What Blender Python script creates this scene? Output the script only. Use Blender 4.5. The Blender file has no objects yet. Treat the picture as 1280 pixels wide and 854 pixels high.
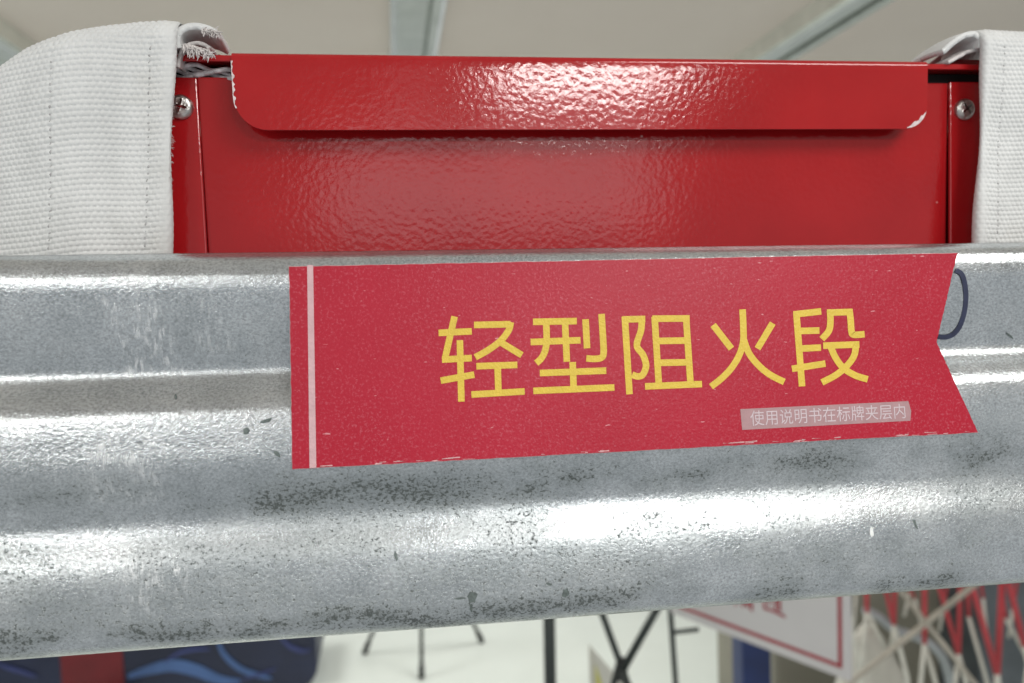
import bpy, bmesh, math, random
import numpy as np
from mathutils import Vector, Matrix

random.seed(7)
rng = np.random.default_rng(7)
sc = bpy.context.scene
C = sc.collection

# ------------------------------------------------------------------ camera
EYE = Vector((0.0, 0.0, 1.70))
YAW, PITCH, ROLL = math.radians(8.7), math.radians(3.4), math.radians(2.0)
FPX = 960.0
_f = Vector((math.sin(YAW)*math.cos(PITCH), math.cos(YAW)*math.cos(PITCH), -math.sin(PITCH)))
_r0 = Vector((math.cos(YAW), -math.sin(YAW), 0))
_u0 = _r0.cross(_f)
_r = _r0*math.cos(ROLL) - _u0*math.sin(ROLL)
_u = _u0*math.cos(ROLL) + _r0*math.sin(ROLL)
cd = bpy.data.cameras.new('camera')
cam = bpy.data.objects.new('camera', cd); C.objects.link(cam)
cam.matrix_world = Matrix(((_r.x, _u.x, -_f.x, EYE.x), (_r.y, _u.y, -_f.y, EYE.y), (_r.z, _u.z, -_f.z, EYE.z), (0, 0, 0, 1)))
cd.sensor_width = 36; cd.lens = 36*FPX/1280
cd.clip_start = 0.01; cd.clip_end = 100
cd.dof.use_dof = True; cd.dof.focus_distance = 0.245; cd.dof.aperture_fstop = 11.0
sc.camera = cam

# ------------------------------------------------------------------ world, lamps, exposure
w = bpy.data.worlds.new('World'); sc.world = w; w.use_nodes = True
bg = w.node_tree.nodes['Background']; bg.inputs[0].default_value = (0.93, 0.97, 1.0, 1); bg.inputs[1].default_value = 0.37

def lamp(name, loc, size, power, col=(1, 0.98, 0.95)):
    l = bpy.data.lights.new(name, 'AREA'); l.shape = 'RECTANGLE'; l.size = size[0]; l.size_y = size[1]
    l.energy = power; l.color = col
    o = bpy.data.objects.new(name, l); C.objects.link(o); o.location = loc
    return o
CEIL = 2.40
for lx in (-1.24, 0.71):
    lamp('area_lamp', (lx, -2.15, CEIL-0.02), (0.62, 0.62), 31)
    lamp('area_lamp', (lx, -0.6, CEIL-0.02), (0.62, 0.62), 10.5)  # unseen row added overhead to light the straps and cast the flap's shadow
    lamp('area_lamp', (lx, 3.4, CEIL-0.02), (0.62, 0.62), 28)  # unseen row added ahead to brighten the floor and ceiling
sheen_o = lamp('sheen_light', (0.62, -4.0, 2.14), (2.0, 0.5), 3.8, (0.95, 0.98, 1.0))   # unseen area light added behind the viewer for the red panel's sheen
sheen_o.rotation_euler = (math.radians(90), 0, 0)
vs = sc.view_settings
vs.view_transform = 'Standard'; vs.look = 'None'; vs.gamma = 1.0; vs.exposure = 0.28; vs.use_curve_mapping = False
sc.cycles.max_bounces = 6

# ------------------------------------------------------------------ helpers
def ray(x, y):
    return _f + _r*((x-640)/FPX) - _u*((y-427)/FPX)
def at(x, y, Y):                       # a point on the upright plane Y metres ahead
    d = ray(x, y); return EYE + d*(Y/d.y)
def atz(x, y, Z):                      # a point on the level plane Z
    d = ray(x, y); return EYE + d*((Z-EYE.z)/d.z)

def tag(o, label=None, cat=None, group=None, kind=None):
    if label: o['label'] = label
    if cat: o['category'] = cat
    if group: o['group'] = group
    if kind: o['kind'] = kind
    return o
def empty(name, loc=(0, 0, 0)):
    o = bpy.data.objects.new(name, None); C.objects.link(o); o.location = loc; o.empty_display_size = 0.02
    return o
def link(name, me, mat, parent=None, smooth=False):
    if smooth:
        me.polygons.foreach_set('use_smooth', [True]*len(me.polygons))
    o = bpy.data.objects.new(name, me); C.objects.link(o)
    if mat: me.materials.append(mat)
    if parent: o.parent = parent; o.matrix_parent_inverse = Matrix.Translation(-parent.location) if parent.type == 'EMPTY' and not parent.get('local') else Matrix.Identity(4)
    return o
def from_bm(name, bm, mat, parent=None, smooth=False):
    bmesh.ops.recalc_face_normals(bm, faces=bm.faces)
    me = bpy.data.meshes.new(name); bm.to_mesh(me); bm.free()
    return link(name, me, mat, parent, smooth)

def add_box(bm, x0, x1, y0, y1, z0, z1, bev=0.0, seg=2):
    r = bmesh.ops.create_cube(bm, size=1)
    vv = r['verts']
    for v in vv:
        v.co = Vector(((x0+x1)/2 + v.co.x*(x1-x0), (y0+y1)/2 + v.co.y*(y1-y0), (z0+z1)/2 + v.co.z*(z1-z0)))
    if bev > 0:
        ee = list({e for v in vv for e in v.link_edges})
        bmesh.ops.bevel(bm, geom=ee, offset=bev, segments=seg, affect='EDGES', profile=0.5)
def box(name, x0, x1, y0, y1, z0, z1, mat, parent=None, bev=0.0, seg=2):
    bm = bmesh.new(); add_box(bm, x0, x1, y0, y1, z0, z1, bev, seg)
    return from_bm(name, bm, mat, parent)

def add_tube(bm, pts, rad, n=10, cap=True):
    pts = [Vector(p) for p in pts]
    rads = rad if hasattr(rad, '__len__') else [rad]*len(pts)
    rings = []; prev = None
    for i, p in enumerate(pts):
        a = pts[max(i-1, 0)]; b = pts[min(i+1, len(pts)-1)]
        t = (b-a).normalized()
        if prev is None:
            s = Vector((0, 0, 1)) if abs(t.z) < 0.9 else Vector((1, 0, 0))
            nrm = t.cross(s).normalized()
        else:
            nrm = (prev - t*prev.dot(t)).normalized()
        prev = nrm; bi = t.cross(nrm)
        rings.append([bm.verts.new(p + (nrm*math.cos(2*math.pi*k/n) + bi*math.sin(2*math.pi*k/n))*rads[i]) for k in range(n)])
    for A, B in zip(rings[:-1], rings[1:]):
        for k in range(n):
            bm.faces.new((A[k], A[(k+1) % n], B[(k+1) % n], B[k]))
    if cap:
        bm.faces.new(rings[0][::-1]); bm.faces.new(rings[-1])
def tube(name, pts, rad, mat, parent=None, n=10):
    bm = bmesh.new(); add_tube(bm, pts, rad, n)
    o = from_bm(name, bm, mat, parent, True)
    return o
def grid_mesh(name, P):                # P[n,m,3] numpy -> mesh with uv
    n, m, _ = P.shape
    me = bpy.data.meshes.new(name)
    idx = np.arange(n*m).reshape(n, m)
    q = np.stack([idx[:-1, :-1], idx[:-1, 1:], idx[1:, 1:], idx[1:, :-1]], -1).reshape(-1, 4)
    me.vertices.add(n*m); me.vertices.foreach_set('co', P.reshape(-1).astype(np.float32))
    me.loops.add(q.size); me.loops.foreach_set('vertex_index', q.reshape(-1).astype(np.int32))
    me.polygons.add(len(q)); me.polygons.foreach_set('loop_start', np.arange(0, q.size, 4, dtype=np.int32))
    me.update(calc_edges=True); me.validate()
    return me

# ------------------------------------------------------------------ material helpers
class NT:
    def __init__(s, name):
        s.m = bpy.data.materials.new(name); s.m.use_nodes = True
        s.t = s.m.node_tree; s.b = s.t.nodes['Principled BSDF']; s._c = None
    def n(s, typ, **kw):
        o = s.t.nodes.new(typ)
        for k, v in kw.items():
            setattr(o, k, v)
        return o
    def l(s, a, b): s.t.links.new(a, b)
    def coord(s):
        if s._c is None: s._c = s.n('ShaderNodeTexCoord')
        return s._c.outputs['Object']
    def map(s, scale=(1, 1, 1), rot=(0, 0, 0), loc=(0, 0, 0), src=None):
        m = s.n('ShaderNodeMapping'); s.l(src or s.coord(), m.inputs[0])
        m.inputs['Scale'].default_value = scale; m.inputs['Rotation'].default_value = rot; m.inputs['Location'].default_value = loc
        return m.outputs[0]
    def noise(s, scale, detail=4, rough=0.55, vec=None, dist=0.0):
        o = s.n('ShaderNodeTexNoise'); s.l(vec or s.coord(), o.inputs['Vector'])
        o.inputs['Scale'].default_value = scale; o.inputs['Detail'].default_value = detail
        o.inputs['Roughness'].default_value = rough; o.inputs['Distortion'].default_value = dist
        return o.outputs['Fac']
    def voro(s, scale, feature='F1', vec=None, rnd=1.0):
        o = s.n('ShaderNodeTexVoronoi', feature=feature); s.l(vec or s.coord(), o.inputs['Vector'])
        o.inputs['Scale'].default_value = scale; o.inputs['Randomness'].default_value = rnd
        return o.outputs['Distance']
    def ramp(s, fac, stops, interp='LINEAR'):
        o = s.n('ShaderNodeValToRGB'); s.l(fac, o.inputs[0]); e = o.color_ramp; e.interpolation = interp
        while len(e.elements) > 1: e.elements.remove(e.elements[-1])
        e.elements[0].position = stops[0][0]; e.elements[0].color = s.c4(stops[0][1])
        for p, c in stops[1:]:
            x = e.elements.new(p); x.color = s.c4(c)
        return o.outputs[0]
    @staticmethod
    def c4(c):
        if not hasattr(c, '__len__'): c = (c, c, c)
        return (*c[:3], 1)
    def math(s, op, a, b=None, clamp=False):
        o = s.n('ShaderNodeMath', operation=op); o.use_clamp = clamp
        for i, v in enumerate((a, b)):
            if v is None: continue
            if isinstance(v, (int, float)): o.inputs[i].default_value = v
            else: s.l(v, o.inputs[i])
        return o.outputs[0]
    def mix(s, fac, a, b, blend='MIX'):
        o = s.n('ShaderNodeMix', data_type='RGBA', blend_type=blend)
        if isinstance(fac, (int, float)): o.inputs[0].default_value = fac
        else: s.l(fac, o.inputs[0])
        for i, v in ((6, a), (7, b)):
            if hasattr(v, '__len__'): o.inputs[i].default_value = s.c4(v)
            else: s.l(v, o.inputs[i])
        return o.outputs[2]
    def bump(s, h, strength, dist, normal=None):
        o = s.n('ShaderNodeBump'); o.inputs['Strength'].default_value = strength; o.inputs['Distance'].default_value = dist
        s.l(h, o.inputs['Height'])
        if normal: s.l(normal, o.inputs['Normal'])
        return o.outputs[0]
    def set(s, **kw):
        for k, v in kw.items():
            i = s.b.inputs[k.replace('_', ' ')]
            if isinstance(v, (int, float)): i.default_value = v
            elif hasattr(v, '__len__'): i.default_value = s.c4(v) if len(i.default_value) == 4 else v
            else: s.l(v, i)
        return s

def simple(name, col, rough=0.5, metal=0.0, var=0.12, scale=40, bump=0.0, bscale=200):
    t = NT(name)
    a = tuple(c*(1-var) for c in col); b = tuple(min(1, c*(1+var)) for c in col)
    t.set(Base_Color=t.ramp(t.noise(scale), [(0.3, a), (0.7, b)]), Roughness=rough, Metallic=metal)
    if bump: t.set(Normal=t.bump(t.noise(bscale), bump, 0.001))
    return t.m

M = {}
# red powder coat with an orange-peel skin
def red_paint(name, peel=0.085, rough=0.10):
    t = NT(name)
    n1 = t.noise(900, 3, 0.5, dist=0.6); v = t.voro(560, 'SMOOTH_F1')
    h = t.math('ADD', t.math('MULTIPLY', n1, 0.6), t.math('MULTIPLY', v, 1.0))
    col = t.ramp(t.noise(25, 5), [(0.3, (0.36, 0.008, 0.011)), (0.7, (0.43, 0.011, 0.014))])
    specks = t.ramp(t.voro(95, vec=t.map(loc=(3.1, 0, 1.7))), [(0.035, 1.0), (0.05, 0.0)])
    keep = t.ramp(t.noise(60, 2), [(0.62, 0.0), (0.66, 1.0)])
    col = t.mix(t.math('MULTIPLY', specks, keep), col, (0.75, 0.5, 0.48))
    t.set(Base_Color=col, Roughness=rough, Normal=t.bump(h, peel, 0.0006))
    t.b.inputs['Specular IOR Level'].default_value = 0.55
    return t.m
M['red'] = red_paint('red_powder_coat')
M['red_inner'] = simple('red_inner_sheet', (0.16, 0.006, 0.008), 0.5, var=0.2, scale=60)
M['chip'] = simple('chipped_bare_edge', (0.72, 0.6, 0.6), 0.5, var=0.25, scale=900)
M['screw'] = simple('nickel_screw', (0.62, 0.6, 0.57), 0.28, 1.0, 0.2, 500, 0.3, 900)
M['dark'] = simple('slot_shade_black', (0.012, 0.01, 0.01), 0.8)  # near-black standing in for the shade inside the lid slot

# galvanised steel
def galvanised():
    t = NT('galvanised_steel')
    vs_ = t.map(scale=(0.75, 1, 1.0))
    peel = t.noise(1350, 4, 0.65, vec=vs_, dist=0.8); pv = t.voro(950, 'SMOOTH_F1', vec=vs_)
    fine = t.noise(2600, 2, 0.5)
    mott = t.noise(60, 6, 0.65); big = t.noise(14, 4, 0.6, vec=t.map(scale=(0.5, 1, 1.6)))
    col = t.ramp(mott, [(0.28, (0.53, 0.565, 0.575)), (0.5, (0.64, 0.675, 0.685)), (0.75, (0.735, 0.76, 0.765))])
    col = t.mix(t.ramp(big, [(0.42, 0.0), (0.65, 0.5)]), col, (0.50, 0.54, 0.57))
    gr = t.noise(1500, 3, 0.7, vec=t.map(scale=(0.8, 1, 1), loc=(5, 0, 3)))
    col = t.mix(1.0, col, t.ramp(gr, [(0.32, 0.66), (0.5, 0.98), (0.68, 1.22)]), 'MULTIPLY')
    # z bands of pits and grime, tinted darker to stand in for groove shade
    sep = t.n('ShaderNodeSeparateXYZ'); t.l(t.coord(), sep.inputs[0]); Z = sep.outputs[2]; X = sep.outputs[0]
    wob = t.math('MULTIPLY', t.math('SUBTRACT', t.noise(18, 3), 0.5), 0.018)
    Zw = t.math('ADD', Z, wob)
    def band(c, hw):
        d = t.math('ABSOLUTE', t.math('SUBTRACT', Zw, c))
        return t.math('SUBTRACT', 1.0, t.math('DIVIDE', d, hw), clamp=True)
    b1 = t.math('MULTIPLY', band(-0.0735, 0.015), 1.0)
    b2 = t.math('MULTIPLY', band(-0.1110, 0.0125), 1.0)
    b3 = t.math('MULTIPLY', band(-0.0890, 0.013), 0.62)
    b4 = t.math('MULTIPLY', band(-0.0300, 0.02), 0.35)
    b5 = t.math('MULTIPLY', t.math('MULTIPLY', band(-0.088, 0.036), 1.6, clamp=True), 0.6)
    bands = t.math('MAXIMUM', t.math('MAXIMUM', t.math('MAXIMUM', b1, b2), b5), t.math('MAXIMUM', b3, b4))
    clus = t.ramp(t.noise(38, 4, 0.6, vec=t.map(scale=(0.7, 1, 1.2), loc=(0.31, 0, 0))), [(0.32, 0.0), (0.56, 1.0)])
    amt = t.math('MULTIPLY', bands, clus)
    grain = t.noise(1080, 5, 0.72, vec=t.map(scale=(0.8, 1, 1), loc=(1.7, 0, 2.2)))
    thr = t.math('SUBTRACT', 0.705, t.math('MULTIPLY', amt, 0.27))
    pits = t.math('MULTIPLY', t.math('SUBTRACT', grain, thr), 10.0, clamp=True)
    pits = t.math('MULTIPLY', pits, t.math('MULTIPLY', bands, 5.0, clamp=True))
    grime_shade = t.math('MULTIPLY', amt, 0.6)
    col = t.mix(grime_shade, col, (0.23, 0.26, 0.26))  # grime tint, deepened to stand in for dark reflections in the grooves
    # pale scuffs rubbed across the beam
    def scuff(cx, cz, hx, hz, ang, k):
        mv = t.map(loc=(-cx, 0, -cz)); s2 = t.n('ShaderNodeSeparateXYZ'); t.l(mv, s2.inputs[0])
        sx = t.math('ADD', s2.outputs[0], t.math('MULTIPLY', s2.outputs[2], ang))
        ex = t.math('SUBTRACT', 1.0, t.math('ABSOLUTE', t.math('DIVIDE', sx, hx)), clamp=True)
        ez = t.math('SUBTRACT', 1.0, t.math('ABSOLUTE', t.math('DIVIDE', s2.outputs[2], hz)), clamp=True)
        return t.math('MULTIPLY', t.math('MULTIPLY', t.math('MINIMUM', ex, ez), 3.0, clamp=True), k)
    str_ = t.noise(1000, 3, 0.6, vec=t.map(scale=(1.0, 1, 0.16), rot=(0, math.radians(14), 0)))
    strk = t.math('MULTIPLY', t.ramp(str_, [(0.46, 0.0), (0.60, 1.0)]), t.ramp(t.noise(260, 3), [(0.38, 0.0), (0.62, 1.0)]))
    sm = t.math('MAXIMUM', scuff(-0.125, -0.024, 0.010, 0.014, 0.25, 1.0), scuff(-0.128, -0.062, 0.012, 0.013, -0.15, 0.7))
    sm = t.math('MAXIMUM', sm, scuff(-0.122, -0.096, 0.011, 0.009, 0.0, 0.8))
    sm = t.math('MAXIMUM', sm, scuff(-0.106, -0.020, 0.006, 0.012, 0.25, 0.6))
    rub = t.math('MULTIPLY', t.math('MULTIPLY', sm, strk), 1.0)
    col = t.mix(rub, col, (0.86, 0.88, 0.88))
    col = t.mix(pits, col, (0.095, 0.11, 0.105))
    rough = t.ramp(mott, [(0.3, 0.15), (0.7, 0.24)])
    r2 = t.math('ADD', rough, t.math('MULTIPLY', t.math('ADD', pits, grime_shade, clamp=True), 0.3))
    r2 = t.math('ADD', r2, t.math('MULTIPLY', rub, 0.1))
    h = t.math('ADD', t.math('MULTIPLY', peel, 0.8), t.math('MULTIPLY', pv, 0.5))
    h = t.math('ADD', h, t.math('MULTIPLY', fine, 0.22))
    h = t.math('SUBTRACT', h, t.math('MULTIPLY', pits, 0.35))
    h = t.math('ADD', h, t.math('MULTIPLY', rub, 0.25))
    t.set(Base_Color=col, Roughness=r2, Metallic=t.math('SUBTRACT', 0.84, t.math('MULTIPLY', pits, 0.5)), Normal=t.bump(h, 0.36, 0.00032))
    return t.m
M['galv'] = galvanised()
M['flake'] = simple('dark_zinc_flake', (0.16, 0.19, 0.18), 0.55, 0.6, 0.3, 900)
M['chipwhite'] = simple('bright_zinc_nick', (0.85, 0.88, 0.86), 0.5, 0.3, 0.1, 900)
M['ink'] = simple('dark_blue_marker', (0.028, 0.035, 0.075), 0.5, var=0.25, scale=300)

# label print
def label_red():
    t = NT('label_red_print')
    dots = t.ramp(t.noise(1150, 3, 0.7), [(0.52, 0.0), (0.68, 1.0)])
    clump = t.ramp(t.noise(30, 4, 0.6), [(0.3, 0.25), (0.7, 1.0)])
    col = t.ramp(t.noise(20, 4), [(0.3, (0.41, 0.009, 0.028)), (0.7, (0.46, 0.012, 0.036))])
    col = t.mix(t.math('MULTIPLY', t.math('MULTIPLY', dots, clump), 0.30), col, (0.75, 0.28, 0.34))
    nick = t.ramp(t.noise(900, 2, 0.5, vec=t.map(scale=(0.3, 1, 1), loc=(0, 0, 4))), [(0.725, 0.0), (0.75, 1.0)])
    col = t.mix(t.math('MULTIPLY', nick, 0.6), col, (0.8, 0.42, 0.45))
    h = t.math('ADD', t.noise(1100, 3, 0.7), t.math('MULTIPLY', t.noise(420, 2), 0.8))
    t.set(Base_Color=col, Roughness=0.36, Normal=t.bump(h, 0.3, 0.0003))
    t.b.inputs['Specular IOR Level'].default_value = 0.32
    return t.m
M['label'] = label_red()
M['label_edge'] = simple('label_white_core', (0.62, 0.35, 0.36), 0.6, var=0.3, scale=700)
M['yellow'] = simple('label_yellow_print', (0.74, 0.53, 0.06), 0.45, var=0.06, scale=200, bump=0.3, bscale=1100)
M['pink'] = simple('label_pale_stripe', (0.64, 0.41, 0.43), 0.45, var=0.08, scale=300, bump=0.3, bscale=1100)
M['caption'] = simple('label_grey_caption', (0.42, 0.25, 0.26), 0.5, var=0.08, scale=300)
M['caption_text'] = simple('label_caption_text', (0.62, 0.52, 0.55), 0.5, var=0.05)

# webbing
def webbing():
    t = NT('white_webbing')
    col = t.ramp(t.noise(90, 5), [(0.3, (0.65, 0.663, 0.655)), (0.7, (0.755, 0.768, 0.76))])
    dirt = t.ramp(t.noise(35, 4, vec=t.map(loc=(2, 1, 5))), [(0.58, 0.0), (0.8, 0.5)])
    col = t.mix(dirt, col, (0.55, 0.54, 0.50))
    fib = t.noise(2600, 3, 0.7, vec=t.map(scale=(0.35, 1, 1)))
    t.set(Base_Color=col, Roughness=0.62, Normal=t.bump(fib, 0.4, 0.0003))
    t.b.inputs['Sheen Weight'].default_value = 0.15
    t.b.inputs['Subsurface Weight'].default_value = 0.0
    return t.m
M['web'] = webbing()
M['thread'] = simple('stitch_thread', (0.40, 0.40, 0.40), 0.6, var=0.3, scale=800)
M['fray'] = simple('frayed_fibre', (0.68, 0.645, 0.63), 0.8, var=0.3, scale=300)
M['strand'] = simple('grey_strand', (0.66, 0.64, 0.65), 0.45, 0.1, var=0.3, scale=500)

# surroundings
def ceiling_board():
    t = NT('ceiling_board')
    col = t.ramp(t.noise(1.6, 3), [(0.3, (0.82, 0.72, 0.645)), (0.7, (0.88, 0.785, 0.71))])
    sm = t.ramp(t.noise(9, 4, 0.6, vec=t.map(scale=(0.35, 2.2, 1))), [(0.70, 0.0), (0.8, 0.35)])
    t.set(Base_Color=t.mix(sm, col, (0.30, 0.27, 0.24)), Roughness=0.55, Normal=t.bump(t.noise(40), 0.15, 0.002))
    return t.m
M['ceil'] = ceiling_board()
M['strip'] = simple('ceiling_strip_metal', (0.84, 0.87, 0.83), 0.22, 0.8, 0.1, 20, 0.5, 25)
M['floor'] = simple('pale_vinyl_floor', (0.69, 0.745, 0.70), 0.14, 0, 0.03, 3, 0.12, 6)
M['black'] = simple('dark_grey_tube', (0.035, 0.045, 0.042), 0.45, 0.3, 0.2, 30)
M['rubber'] = simple('black_rubber', (0.015, 0.018, 0.017), 0.7)
M['board_white'] = simple('white_sign_board', (0.62, 0.61, 0.61), 0.45, var=0.04, scale=5)
M['board_red'] = simple('sign_red_print', (0.36, 0.03, 0.045), 0.5, var=0.1)
M['bar_red'] = simple('red_reflective_tube', (0.58, 0.065, 0.08), 0.4, var=0.12, scale=20)
M['bar_white'] = simple('white_reflective_tube', (0.72, 0.72, 0.64), 0.45, var=0.08, scale=20)
M['wood'] = simple('pale_stick', (0.47, 0.44, 0.37), 0.6, var=0.2, scale=15)
M['olive'] = simple('olive_grey_case', (0.27, 0.26, 0.21), 0.6, var=0.12, scale=4)
M['slate'] = simple('slate_blue_case', (0.12, 0.14, 0.155), 0.6, var=0.3, scale=6)
M['blue'] = simple('blue_painted_metal', (0.018, 0.035, 0.13), 0.45, var=0.25, scale=8)
M['hose'] = simple('pale_blue_hose', (0.42, 0.47, 0.49), 0.35, var=0.15, scale=20)
M['bag'] = simple('white_plastic_sack', (0.66, 0.65, 0.58), 0.55, var=0.1, scale=12)
M['navy'] = simple('navy_print', (0.012, 0.018, 0.052), 0.45, var=0.3, scale=4)
M['lightblue'] = simple('light_blue_print', (0.065, 0.135, 0.33), 0.5, var=0.25, scale=6)
M['dimblue'] = simple('dim_violet_print', (0.045, 0.06, 0.2), 0.5, var=0.3, scale=6)
M['crimson'] = simple('crimson_print', (0.16, 0.008, 0.014), 0.5, var=0.2, scale=6)
M['greycloth'] = simple('grey_cloth', (0.36, 0.33, 0.30), 0.85, var=0.3, scale=30)
M['card'] = simple('white_card', (0.68, 0.68, 0.62), 0.6, var=0.03)
M['card_yellow'] = simple('yellow_card', (0.62, 0.60, 0.16), 0.6, var=0.08)

# ================================================================== the setting
fl = box('floor', -12, 12, 0.75, 12, -0.1, 0, M['floor']); tag(fl, kind='structure')
ceil = empty('ceiling', (0, 0, CEIL)); tag(ceil, kind='structure')
ST = [(0.085+1.035*k, 'x') for k in range(-4, 5)]
edges = [-4.9] + [s[0] for s in ST] + [4.9]
for a, b in zip(edges[:-1], edges[1:]):
    box('ceiling_panel', a+0.002, b-0.002, -6, 9, CEIL, CEIL+0.05, M['ceil'], ceil)
for cx, k in ST:
    bm = bmesh.new()
    prof = [(-0.062, 0.001), (-0.062, -0.046), (-0.050, -0.052), (-0.040, -0.050), (-0.038, -0.040), (0.020, -0.040), (0.021, -0.012), (0.031, -0.012),
            (0.032, -0.050), (0.050, -0.052), (0.062, -0.046), (0.062, 0.001)]
    r = [[bm.verts.new((cx+x, y, CEIL+z)) for x, z in prof] for y in (-6, 9)]
    for i in range(len(prof)-1):
        bm.faces.new((r[0][i], r[0][i+1], r[1][i+1], r[1][i]))
    bm.faces.new((r[0][-1], r[0][0], r[1][0], r[1][-1])); bm.faces.new(r[0]); bm.faces.new(r[1][::-1])
    from_bm('ceiling_strip', bm, M['strip'], ceil)

# ================================================================== galvanised rail
rail = empty('galvanised_rail', (0.052, 0.237, 1.70+0.0146)); rail['local'] = True
rail.rotation_euler = (0, math.radians(0.8), math.radians(-1.3))
tag(rail, 'corrugated galvanised steel rail crossing the picture with dark pits and scuffs', 'rail')
RM = rail.matrix_basis.copy(); RMi = RM.inverted()
RH = 0.118
ctrl = [(0, 5.0), (.008, 2.0), (.022, -0.6), (.045, -2.4), (.075, -3.2), (.13, -2.8), (.20, -1.6), (.26, -0.2), (.292, 0.7), (.318, 0.0),
        (.35, -3.6), (.385, -6.9), (.42, -7.9), (.47, -8.6), (.53, -9.0), (.565, -8.5), (.60, -7.2), (.635, -6.0), (.66, -5.6), (.69, -6.1),
        (.715, -7.0), (.742, -8.2), (.768, -9.1), (.80, -9.8), (.84, -10.4), (.88, -10.7), (.92, -10.7), (.96, -9.0), (.985, -5.6), (.995, -3.0), (1.0, -0.5)]
ct = np.array([c[0] for c in ctrl]); cy = np.array([c[1] for c in ctrl])/1000
tt = np.concatenate([np.linspace(0, .06, 24)[:-1], np.linspace(.06, .94, 150)[:-1], np.linspace(.94, 1, 30)])
def catmull(t):
    i = np.clip(np.searchsorted(ct, t, 'right')-1, 0, len(ct)-2)
    h = ct[i+1]-ct[i]; s = (t-ct[i])/h
    m = np.gradient(cy, ct)
    return (2*s**3-3*s**2+1)*cy[i] + (s**3-2*s**2+s)*h*m[i] + (-2*s**3+3*s**2)*cy[i+1] + (s**3-s**2)*h*m[i+1]
yy = catmull(tt)
yy = np.convolve(np.pad(yy, 2, 'edge'), np.ones(5)/5, 'valid')
xs = np.linspace(-0.52, 0.62, 380)
P = np.zeros((len(tt), len(xs), 3))
P[:, :, 0] = xs[None, :]; P[:, :, 2] = -tt[:, None]*RH
wv = np.zeros((len(tt), len(xs)))
for k in range(9):
    fx, fz, ph = rng.uniform(4, 40), rng.uniform(0.5, 5), rng.uniform(0, 6.28)
    wv += np.sin(xs[None, :]*fx*2 + tt[:, None]*fz*6 + ph)*0.00011/(1+fx/20)
P[:, :, 1] = yy[:, None] + wv
me = grid_mesh('beam', P)
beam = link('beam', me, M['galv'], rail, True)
md = beam.modifiers.new('thick', 'SOLIDIFY'); md.thickness = 0.0022; md.offset = 1

def rail_y(z):
    return float(np.interp(-z/RH, tt, yy))
def rail_hit(x, y):                    # pixel -> point on the rail's front, rail coordinates
    o = RMi @ EYE; d = RMi.to_3x3() @ ray(x, y)
    Y = -0.006
    for _ in range(12):
        p = o + d*((Y-o.y)/d.y); Y = rail_y(max(-RH, min(0, p.z)))
    return p
# marker line
pts = [(1194, 338), (1201, 342), (1205, 352), (1207, 368), (1206, 384), (1203, 398), (1198, 410), (1191, 418), (1182, 421.5), (1172, 421)]
def ribbon2d(pts, wd):
    L = []; R = []
    n = len(pts)
    for i in range(n):
        p = np.array(pts[i]); a = np.array(pts[max(i-1, 0)]); b = np.array(pts[min(i+1, n-1)])
        t = (b-a)/np.linalg.norm(b-a); nn = np.array((-t[1], t[0]))
        k = 1.0
        if 0 < i < n-1:
            t1 = (p-a)/np.linalg.norm(p-a); k = 1/max(0.5, abs(float(t1@t)))
        L.append(p+nn*wd/2*k); R.append(p-nn*wd/2*k)
    return L, R
def smooth_pts(pts, m=6):
    p = [np.array(q, float) for q in pts]; out = []
    for i in range(len(p)-1):
        a = p[max(i-1, 0)]; b = p[i]; c = p[i+1]; d = p[min(i+2, len(p)-1)]
        for k in range(m):
            s = k/m
            out.append(0.5*((2*b)+(-a+c)*s+(2*a-5*b+4*c-d)*s*s+(-a+3*b-3*c+d)*s**3))
    out.append(p[-1]); return out
Lr, Rr = ribbon2d(smooth_pts(pts, 8), 6.0)
bm = bmesh.new(); prev = None
off = Vector((0, -0.00022, 0))
for a, b in zip(Lr, Rr):
    cur = [bm.verts.new(rail_hit(*(a*(1-s)+b*s)) + off) for s in (0, .25, .5, .75, 1)]
    if prev:
        for k in range(4): bm.faces.new((prev[k], prev[k+1], cur[k+1], cur[k]))
    prev = cur
from_bm('ink_line', bm, M['ink'], rail, True)
# single flakes and nicks in the zinc
def flake(cx, cy_, rx, ry, ang, mat, name):
    bm = bmesh.new(); n = 14
    c = bm.verts.new(rail_hit(cx, cy_) + off); ring = []
    for k in range(n):
        a = 2*math.pi*k/n; q = random.uniform(0.65, 1.15)
        ex, ey = rx*q*math.cos(a), ry*q*math.sin(a)
        ring.append(bm.verts.new(rail_hit(cx+ex*math.cos(ang)-ey*math.sin(ang), cy_+ex*math.sin(ang)+ey*math.cos(ang)) + off))
    for k in range(n): bm.faces.new((c, ring[k], ring[(k+1) % n]))
    from_bm(name, bm, mat, rail)
for a in [(590, 746, 7, 9, 0.1), (589, 759, 2, 6, 0), (575, 748, 9, 1.2, -.1), (707, 741, 4.5, 6.5, 0.3), (495, 695, 2.2, 6, -.2), (308, 538, 4.5, 5, 0.6), (333, 526, 8, 2.5, -.35),
          (346, 567, 6, 3, 0.9), (220, 495, 1.6, 4, 0), (686, 730, 5, 2, .3), (1143, 654, 2, 8, -.4), (1262, 420, 6, 1.6, .8), (650, 560, 2, 3, 0)]:
    flake(*a, M['flake'], 'stain')
for a in [(1089, 664, 2.4, 7, -.15), (1078, 400, 1.5, 2.5, 0.2)][:1]:
    flake(*a, M['chipwhite'], 'nick')

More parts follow.
